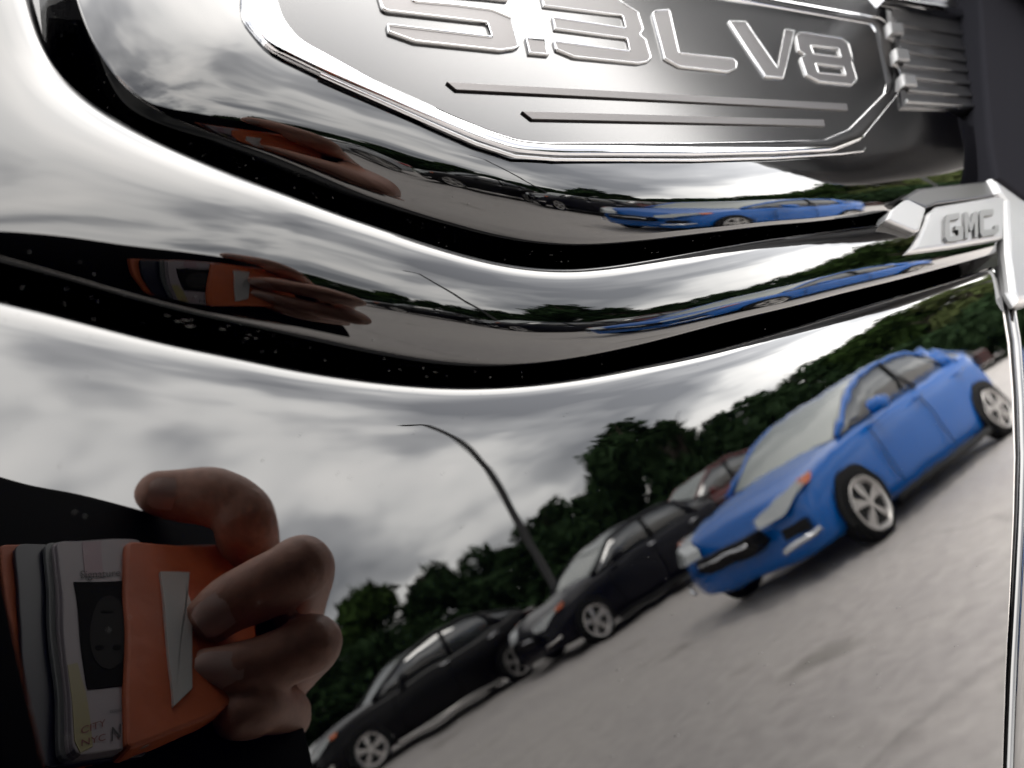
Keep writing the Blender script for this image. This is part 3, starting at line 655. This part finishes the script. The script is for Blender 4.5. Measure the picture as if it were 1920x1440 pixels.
#TREES
TREES = [(25.5, 46, 6.3, 6.5, 'leaf2', 'rounded mid green tree just right of the hand'), (30.5, 47, 5.6, 6, 'leaf1', 'low dark tree right of the rounded green tree'),
 (35, 48, 5.2, 6, 'leaf1', 'low dark tree behind the tall lamp post'), (39.5, 46, 5.3, 6, 'leaf1', 'dark tree just right of the tall lamp post'),
 (43.5, 44, 5.0, 5, 'leaf1', 'dark tree left of the tallest tree'), (47.6, 40, 7.3, 6.2, 'leaf1', 'tallest dark tree with a ragged pointed top'), (50.6, 42, 6.3, 5, 'leaf1', 'dark tree leaning on the tallest tree'),
 (54, 46, 5.0, 6, 'leaf1', 'low dark tree in the dip right of the tallest tree'), (58, 48, 5.5, 6.5, 'leaf1', 'dark tree above the nose of the blue car'),
 (61.5, 50, 6.0, 6.5, 'leaf1', 'dark tree above the bonnet of the blue car'), (65, 50, 6.8, 6.5, 'leaf2', 'mid green tree above the windscreen of the blue car'), (69, 50, 8.2, 7, 'leaf2', 'green tree above the roof of the blue car'),
 (73, 48, 8.8, 7, 'leaf3', 'olive tree above the back of the blue car'), (77.5, 44, 8.6, 7, 'leaf3', 'olive tree by the shut line of the panel'), (82, 42, 8.4, 7, 'leaf3', 'olive tree at the right end of the row'),
 (20, 46, 5.6, 7, 'leaf2', 'green tree hidden behind the hand'), (14, 46, 5.2, 7, 'leaf1', 'dark tree behind the phone'), (8, 47, 5.4, 7, 'leaf2', 'green tree left of the phone'), (1, 48, 5., 8, 'leaf1', 'broad dark tree at the left of the row'),
 (-7, 50, 5.2, 8, 'leaf2', 'broad green tree farther left'), (-15, 50, 6, 8, 'leaf1', 'broad dark tree second from the left end'), (-24, 50, 5.5, 8, 'leaf2', 'broad green tree at the left end')]
for i, (az, dn, h, wd, kd, lb) in enumerate(TREES): tree(az, dn, h, wd, kd, i, lb)
SHN = ['dense dark shrub %s' % q for q in ('at the left end of the tree row', 'second from the left end of the tree row', 'third from the left end of the tree row', 'left of the parked red sedan',
 'behind the parked red sedan', 'left of the person', 'behind the person', 'behind the phone', 'behind the orange card holder', 'behind the fingertips', 'under the rounded green tree', 'behind the front black sedan', 'behind the roof of the front black sedan',
 'left of the tall lamp post', 'right of the tall lamp post', 'left of the tallest tree', 'under the tallest tree', 'above the roof of the navy sedan', 'behind the red hatchback', 'above the bonnet of the blue car', 'above the windscreen of the blue car', 'above the roof of the blue car', 'above the back of the blue car')]
for i, az in enumerate(range(-20, 92, 5)):
    tree(az+1.2*math.sin(i*2.3), 42+math.sin(i)*2, 3.0+.6*math.sin(i*1.7), 6.0, 'leaf1', 30+i, SHN[i], 'shrub', .0)
#ENDTREES

# ------------------------------------------------------------------ lamp posts
MT['pole'] = mat('pole_grey', (.045, .045, .045), .8, spec=.1)
def lamp(az, dn, h, r, arm, label):
    x, y = dn*math.sin(D_(az)), -dn*math.cos(D_(az))
    t = thing('street_lamp', label, 'street lamp', (x, y, GROUND), D_(90-az)*0, 'lamp posts of the car park')
    n = 12; rg = [[(r*k_*math.cos(6.283*i/n), r*k_*math.sin(6.283*i/n), z) for i in range(n)] for z, k_ in ((0, 1.6), (.3, 1.5), (.32, 1.0), (h*.5, .85), (h, .65))]
    obj('pole', loft(rg), MT['pole'], t)
    pts = [(0, 0, h-.05), (-.35*arm, -.05*arm, h+.22*arm), (-1.0*arm, -.2*arm, h+.32*arm), (-1.5*arm, -.3*arm, h+.33*arm)]
    rr_ = [[Vector(p)+Vector((0, math.cos(6.283*i/8), math.sin(6.283*i/8)))*r*.5 for i in range(8)] for p in pts]
    obj('arm', loft(rr_), MT['pole'], t)
    hd = [[(-1.45*arm-dx, -.3*arm+.16*s*math.cos(6.283*i/12), h+.33*arm+.07*s*math.sin(6.283*i/12)) for i in range(12)] for dx, s in ((0, .4), (.12, 1), (.5, .9), (.65, .3))]
    obj('lamp_head', loft(hd), MT['pole'], t)
lamp(38.0, 26, 9.9, .16, .28, 'tall grey lamp post with curved arm, nearest in the car park')
lamp(74.5, 30, 4.6, .12, .6, 'pale lamp post above the back of the blue car')

# ------------------------------------------------------------------ phone, card holder, hand
CR = Matrix([[*RW[0], 0], [*RW[1], -DIST], [*RW[2], 0], [0, 0, 0, 1]])     # phone frame = camera frame (mm/1000)
def vd(px, py, dep):
    """photograph pixel + distance along the mirrored ray (mm) -> point in the phone frame (mm)"""
    n_ = RW.T @ np.array([0, 1, 0]); v = np.array([px-CX, -(py-CY), -FPX])*dep/FPX
    return v-2*v.dot(n_)*n_+2*DIST*1000*n_
def vz(px, py, z):
    n_ = RW.T @ np.array([0, 1, 0]); r = np.array([px-CX, -(py-CY), -FPX]); m = r-2*r.dot(n_)*n_; o = 2*DIST*1000*n_
    return o+(z-o[2])/m[2]*m
def inphone(o): o.matrix_world = CR @ Matrix.Scale(.001, 4)
MT['case'] = mat('phone_case', (.001, .001, .0013), .7, spec=.05)
MT['orange'] = mat('orange_sleeve', (.75, .16, .045), .55, noise_amt=.08, noise_scale=.05, bump=.03, dist=.3)
MT['card_white'] = mat('card_white', (.44, .38, .41), .4)
MT['card_pink'] = mat('card_pink', (.42, .25, .30), .4); MT['card_yellow'] = mat('card_yellow', (.42, .36, .16), .4); MT['card_navy'] = mat('card_navy', (.01, .012, .035), .3)
MT['card_grey'] = mat('card_grey', (.20, .21, .21), .4); MT['photo_dark'] = mat('photo_dark', (.008, .008, .008), .8, spec=.1); MT['photo_grey'] = mat('photo_grey', (.05, .048, .046), .8, spec=.1); MT['strip'] = mat('white_paper', (.72, .70, .68), .6)
MT['ink_red'] = mat('ink_red', (.25, .03, .025), .5); MT['ink'] = mat('ink', (.03, .035, .04), .5)
def plate(name, pts, z, th, m, parent=None, bev=.8, r=0, label=None, seg=5):
    """rounded plate: pts (x, y) mm in the phone frame, top face at z (towards the truck is negative)"""
    q = roundc(pts, r, seg) if r else np.array(pts, float)
    area = .5*np.sum(q[:, 0]*np.roll(q[:, 1], -1)-np.roll(q[:, 0], -1)*q[:, 1])
    if area < 0: q = q[::-1]
    inn_ = inset(q, bev); n = len(q)
    Ls = [(inn_, z), (inset(q, bev*.3), z+bev*.3), (q, z+bev), (q, z+th)]
    v = []; f = []
    for a, zz_ in Ls: v += [(p[0], p[1], zz_) for p in a]
    for k_ in range(3):
        for i in range(n): j = (i+1) % n; f.append((k_*n+i, k_*n+j, (k_+1)*n+j, (k_+1)*n+i))
    f.append(tuple(range(n))); f.append(tuple(range(3*n, 4*n))[::-1])
    o = obj(name, mesh(v, f), m, parent, smooth=False, label=label)
    if not parent: inphone(o)
    return o
phone = plate('smartphone', [(-72, -42), (-62, 86), (96, 134), (82, 34)], .6, 10, MT['case'], None, 1.5, 7, None)
phone['label'] = 'black smartphone held up by the hand with an orange card holder on its back'; phone['category'] = 'phone'
# lens ring around the viewpoint, flush with the back
lr = [(4.2*math.cos(a), 4.2*math.sin(a)) for a in np.linspace(0, 6.283, 25)[:-1]]
plate('lens', lr, .3, .4, MT['glass'], phone, .1)
def xy(px, py, z): p = vz(px, py, z); return (p[0], p[1])
sl_o = plate('card_holder', [xy(12,1008,-3), xy(240,1008,-3), xy(467,1030,-3), xy(482,1288,-3), xy(400,1338,-3), xy(240,1400,-3), xy(50,1440,-3)], -1.0, 1.6, MT['orange'], None, .5, 1.5, None)
sl_o['label'] = 'orange card holder stuck to the back of the phone'; sl_o['category'] = 'card holder'
plate('front_flap', [xy(240,1010,-7), xy(352,1018,-7), xy(465,1030,-5), xy(482,1288,-5), xy(400,1338,-7), xy(245,1400,-7)], -6.2, 4.4, MT['orange'], sl_o, .7, 2.5, label='orange front band of the holder')
plate('white_strip', [xy(303,1071,-7), xy(358,1071,-7), xy(350,1098,-7), xy(362,1140,-7), xy(362,1290,-7), xy(326,1324,-7)], -6.9, .7, MT['strip'], sl_o, .1, .4, label='white paper strip on the orange band')
def card(name, label, x0, y0, x1, y1, z, m, parts=()):
    c_ = plate(name, [xy(x0, y0, z), xy(x1, y0, z), xy(x1+28, y1-22, z), xy(x0+30, y1, z)], z, .9, m, None, .2, 2.6)
    c_['label'] = label; c_['category'] = 'card'; c_['group'] = 'cards in the orange holder'
    return c_
card('bank_card', 'dark blue card at the left of the orange holder, farthest back', 28, 1020, 250, 1440, -2.2, MT['card_navy'])
card('paper_card', 'pale greenish card behind the identity card', 84, 1016, 250, 1428, -3.4, MT['card_grey'])
card('paper_card', 'grey card edge directly behind the identity card', 100, 1014, 250, 1424, -4.1, MT['card_white'])
idc = card('identity_card', 'front identity card with an upside down portrait photo', 108, 1012, 262, 1418, -5.0, MT['card_white'])
def onc(name, pts, m, z=-5.12, label=None, r=0): return plate(name, [xy(x, y, -5.1) for x, y in pts], z, .1, m, idc, .02, r, label)
onc('pink_band', [(156,1014),(190,1014),(196,1080),(160,1080)], MT['card_pink'], label='pink band printed on the card')
onc('yellow_band', [(127,1245),(147,1240),(162,1298),(172,1400),(150,1412),(140,1390)], MT['card_yellow'], label='yellow band printed on the card')
ph_ = onc('portrait_photo', [(137,1092),(248,1088),(252,1280),(165,1292)], MT['photo_dark'], -5.18, 'dark upside down portrait photo')
oval = [(205+36*math.cos(a), 1185+68*math.sin(a)) for a in np.linspace(0, 6.283, 25)[:-1]]
plate('face_print', [xy(x, y, -5.2) for x, y in oval], -5.26, .06, MT['photo_grey'], idc, .01)
for ex in (188, 218): plate('eye_print', [xy(ex+8*math.cos(a), 1212+5*math.sin(a), -5.3) for a in np.linspace(0, 6.283, 13)[:-1]], -5.32, .04, MT['photo_dark'], idc, .01)
plate('mouth_print', [xy(200+12*math.cos(a), 1150+3*math.sin(a), -5.3) for a in np.linspace(0, 6.283, 13)[:-1]], -5.32, .04, MT['photo_dark'], idc, .01)
def text(s, p0, p1, hgt, m, z, flip=1):
    """flat printed lettering from pixel p0 to p1, mirrored so that it reads true on the card"""
    cu = bpy.data.curves.new('txt', 'FONT'); cu.body = s; cu.size = 1; o = bpy.data.objects.new('txt', cu); C.objects.link(o)
    dg_ = bpy.context.evaluated_depsgraph_get(); me = bpy.data.meshes.new_from_object(o.evaluated_get(dg_)); bpy.data.objects.remove(o)
    co = np.array([v.co[:] for v in me.vertices]); wmax = co[:, 0].max(); 
    a = np.array([*xy(*p0, z), z]); b = np.array([*xy(*p1, z), z]); ex_ = (b-a)/wmax; ey = np.array(list(xy(p0[0]+.02*hgt, p0[1]-hgt, z))+[z])-a
    for v, c in zip(me.vertices, co): v.co = Vector(a+ex_*c[0]+ey*c[1])
    return obj('printed_text', me, m, idc, smooth=False)
text('CITY', (150, 1378), (196, 1362), 18, MT['ink_red'], -5.2)
text('NYC', (150, 1400), (196, 1388), 18, MT['ink_red'], -5.2)
text('NY', (206, 1392), (246, 1374), 38, MT['ink'], -5.2)
text('IDENTIFICATION', (205, 1338), (244, 1330), 8, MT['ink'], -5.2)
text('Signature', (150, 1084), (226, 1078), 22, MT['ink'], -5.2)

# skin surfaces: overlapping tubes fused by a voxel remesh
MT['skin'] = mat('skin', (.33, .15, .095), .45, noise_amt=.12, noise_scale=.12, bump=.25, dist=.25, detail=6)
MT['nail'] = mat('nail', (.95, .68, .60), .3)
def tubes(chains, n=18):
    v = []; f = []
    for ch in chains:
        P_ = [Vector(p[:3]) for p in ch]; r_ = [p[3] for p in ch]
        # resample by Catmull-Rom
        Q = []; RR_ = []
        for i in range(len(P_)-1):
            p0_, p1_, p2_, p3_ = P_[max(i-1, 0)], P_[i], P_[i+1], P_[min(i+2, len(P_)-1)]
            for s in range(5):
                t = s/5; a = p1_*2+(p2_-p0_)*t+(p0_*2-p1_*5+p2_*4-p3_)*t*t+(p1_*3-p0_-p2_*3+p3_)*t**3; Q.append(a*.5); RR_.append(r_[i]*(1-t)+r_[i+1]*t)
        Q.append(P_[-1]); RR_.append(r_[-1])
        # rounded ends
        d0 = (Q[0]-Q[1]).normalized(); d1 = (Q[-1]-Q[-2]).normalized()
        pre = [(Q[0]+d0*RR_[0]*math.sin(a), RR_[0]*math.cos(a)) for a in (1.5, 1.2, .9, .6, .3)]; post = [(Q[-1]+d1*RR_[-1]*math.sin(a), RR_[-1]*math.cos(a)) for a in (.3, .6, .9, 1.2, 1.5)]
        S = pre+list(zip(Q, RR_))+post; b0 = len(v); ref = None
        for i, (q, r) in enumerate(S):
            d = (S[min(i+1, len(S)-1)][0]-S[max(i-1, 0)][0]).normalized()
            s1 = (d.orthogonal() if ref is None else (ref-d*ref.dot(d))).normalized(); ref = s1; s2 = d.cross(s1)
            for j in range(n): a = 6.28318*j/n; v.append(q+s1*r*math.cos(a)+s2*r*math.sin(a))
        for i in range(len(S)-1):
            for j in range(n): f.append((b0+i*n+j, b0+i*n+(j+1) % n, b0+(i+1)*n+(j+1) % n, b0+(i+1)*n+j))
        f.append(tuple(range(b0, b0+n))[::-1]); f.append(tuple(range(len(v)-n, len(v))))
    return mesh(v, f)
def fuse(me, vox, smooth_it=4):
    o = bpy.data.objects.new('tmp', me); C.objects.link(o); r = o.modifiers.new('r', 'REMESH'); r.mode = 'VOXEL'; r.voxel_size = vox
    s = o.modifiers.new('s', 'SMOOTH'); s.factor = .5; s.iterations = smooth_it
    m_ = bpy.data.meshes.new_from_object(o.evaluated_get(bpy.context.evaluated_depsgraph_get())); bpy.data.objects.remove(o); return m_
V = lambda px, py, d, r: (*vd(px, py, d), r)
#HAND
idx = [V(300,925,222,6.6), V(345,929,224,8.0), V(400,934,224,8.8), V(446,958,224,8.8), V(464,1004,224,9), (100, 108, 14, 9.5), (110, 86, 30, 10)]
mdl = [V(396,1158,186,6.4), V(430,1133,188,7.2), V(480,1108,190,7.8), V(530,1084,192,8.0), V(568,1066,200,8.3), (92, 92, -6, 8.6), (101, 84, 14, 9), (104, 76, 30, 10)]
rng_ = [V(386,1262,176,5.6), V(430,1262,178,6.6), V(490,1250,182,7.0), V(545,1226,186,7.2), V(588,1208,194,7.4), (95, 77, 4, 7.6), (94, 75, 18, 7.8), (95, 72, 32, 9)]
pky = [V(440,1345,172,5), V(470,1338,176,5.8), V(502,1328,184,6.2), (85, 58, 5, 6.5), (86, 60, 18, 7), (88, 62, 30, 8)]
thb = [(62, 92, 22, 8), (82, 76, 26, 9.5), (84, 50, 36, 11), (72, 20, 46, 14)]
palm = [[(108, 84, 32, 10.5), (86, 46, 44, 13), (60, 4, 64, 15), (58, -40, 90, 18), (48, -110, 150, 24)], [(102, 72, 32, 10), (84, 34, 46, 13), (60, -6, 68, 15)], [(94, 70, 32, 9), (78, 24, 46, 12), (56, -14, 74, 16)], [(88, 60, 30, 8), (72, 14, 48, 12), (52, -28, 84, 16)]]
#ENDHAND
hand = fuse(tubes([idx, mdl, rng_, pky, thb]+palm), 1.1, 5)
hand.transform(CR @ Matrix.Scale(.001, 4))
# body behind the phone: one figure, leaning towards the flank
def wp(x, y, z, r): return (x, y, z, r)
W0 = CR @ Vector((.052, -.110, .150))
bod = [[wp(*W0, .026), wp(-.20, -.47, -.26, .036), wp(-.33, -.62, -.20, .045), wp(-.38, -.66, .12, .06), wp(-.45, -.66, .22, .075)],
       [wp(-.78, -.62, .22, .075), wp(-.92, -.55, -.02, .052), wp(-.80, -.40, -.16, .038), wp(-.70, -.34, -.18, .03)],
       [wp(-.45, -.66, .20, .09), wp(-.62, -.66, .24, .11), wp(-.78, -.64, .20, .09)],
       [wp(-.62, -.66, .20, .15), wp(-.64, -.74, -.02, .15), wp(-.66, -.80, -.18, .16)],
       [wp(-.54, -.66, .12, .12), wp(-.58, -.76, -.12, .13)], [wp(-.70, -.66, .12, .12), wp(-.70, -.76, -.12, .13)],
       [wp(-.58, -.80, -.20, .10), wp(-.50, -.76, -.56, .062), wp(-.52, -.84, -.93, .042), wp(-.50, -.72, -.965, .034)],
       [wp(-.74, -.80, -.20, .10), wp(-.80, -.74, -.56, .062), wp(-.82, -.84, -.93, .042), wp(-.80, -.72, -.965, .034)],
       [wp(-.60, -.64, .28, .06), wp(-.57, -.58, .38, .055)],
       [wp(-.56, -.56, .40, .085), wp(-.55, -.55, .47, .092)], [wp(-.545, -.515, .36, .06), wp(-.55, -.50, .40, .065)]]
skinb = fuse(tubes(bod, 14), .011, 6)
bm = bmesh.new(); bm.from_mesh(hand); bm.from_mesh(skinb); me = bpy.data.meshes.new('person'); bm.to_mesh(me); bm.free()
per = obj('person', me, None); me.materials.clear(); 
MT['skin_w'] = mat('skin_tone', (.64, .33, .235), .45, noise_amt=.15, noise_scale=420, bump=.5, dist=.0004, detail=6); me.materials.append(MT['skin_w'])
per['label'] = 'person in black clothes leaning to the truck and holding up the phone'; per['category'] = 'person'
MT['cloth'] = mat('black_cloth', (.002, .002, .0023), .9, spec=.05, noise_amt=.2, noise_scale=40)
MT['hair'] = mat('dark_hair', (.012, .009, .007), .6)
shade_cuff = [[wp(*(CR @ Vector((.076, .024, .050))), .017), wp(*(CR @ Vector((.058, -.030, .086))), .024), wp(*W0, .032)]]  # added sleeve end: its black stands in for shade over the palm heel
def grown(chains, dr): return [[(*p[:3], p[3]+dr) for p in ch] for ch in chains]
obj('shade_cuff', fuse(tubes(shade_cuff, 14), .003, 2), MT['cloth'], per, label='black sleeve end added as shade over the heel of the palm')
obj('jacket', fuse(tubes(grown([bod[0]]+[bod[1][:3]]+bod[2:6], .016), 14), .013, 4), MT['cloth'], per, label='black jacket')
obj('trousers', fuse(tubes(grown([bod[6][:3], bod[7][:3]]+[[wp(-.62, -.78, -.14, .14), wp(-.68, -.80, -.22, .15)]], .016), 14), .013, 4), MT['cloth'], per, label='black trousers')
obj('hair', fuse(tubes([[wp(-.57, -.60, .44, .085), wp(-.56, -.585, .51, .088)]], 14), .01, 6), MT['hair'], per, label='short dark hair')
for dx in (-.032, .032):
    bm = bmesh.new(); bmesh.ops.create_icosphere(bm, subdivisions=2, radius=.012, matrix=Matrix.Translation((-.55+dx, -.462, .462))); me = bpy.data.meshes.new('eye'); bm.to_mesh(me); bm.free(); obj('eye', me, MT['card_white'], per)
obj('nose', fuse(tubes([[wp(-.55, -.462, .45, .008), wp(-.55, -.445, .42, .013)]], 10), .004, 2), MT['skin_w'], per)
for s_ in (-.52, -.80):
    obj('shoe', loft([sup(s_, -.84+.03*i, -.965, (1, 0, 0), (0, 0, 1), a, b, .8, 14) for i, (a, b) in enumerate(((.02, .02), (.04, .034), (.042, .034), (.044, .034), (.046, .032), (.045, .028), (.035, .02)))]), MT['cloth'], per)
# nails
def nail(c, tip, wdt, ln, up_):
    c, tip, up_ = Vector(c), Vector(tip), Vector(up_).normalized(); d = (tip-c).normalized(); up_ = (up_-d*up_.dot(d)).normalized(); s = d.cross(up_); P_ = []
    for a in np.linspace(-.5, .5, 8):
        row = []
        for b in np.linspace(-1, 1, 9):
            wd_ = wdt*math.sqrt(max(.05, 1-(abs(a)*1.7)**4)); row.append(c+d*ln*a+s*wd_*b*.5+up_*(-.9*b*b*wdt*.22))
        P_.append(row)
    o = obj('nail', grid(np.array([[tuple(p) for p in r] for r in P_])), MT['nail'], per); o.matrix_world = CR @ Matrix.Scale(.001, 4)
nr = RW.T @ np.array([0, 1, 0])       # towards the flank, seen from the phone
for ch, k_ in ((idx, 1), (mdl, 1), (rng_, 1)):
    tip, nx_ = Vector(ch[0][:3]), Vector(ch[1][:3]); r_ = (ch[0][3]+ch[1][3])/2
    up_ = (Vector(nr*2*DIST*1000)-tip).normalized(); dd = (tip-nx_).normalized(); up_ = (up_-dd*up_.dot(dd)).normalized()
    cen_ = tip*.55+nx_*.45+up_*(r_+.35)
    nail(cen_, cen_+dd*3, 9.0, 10.5, up_)
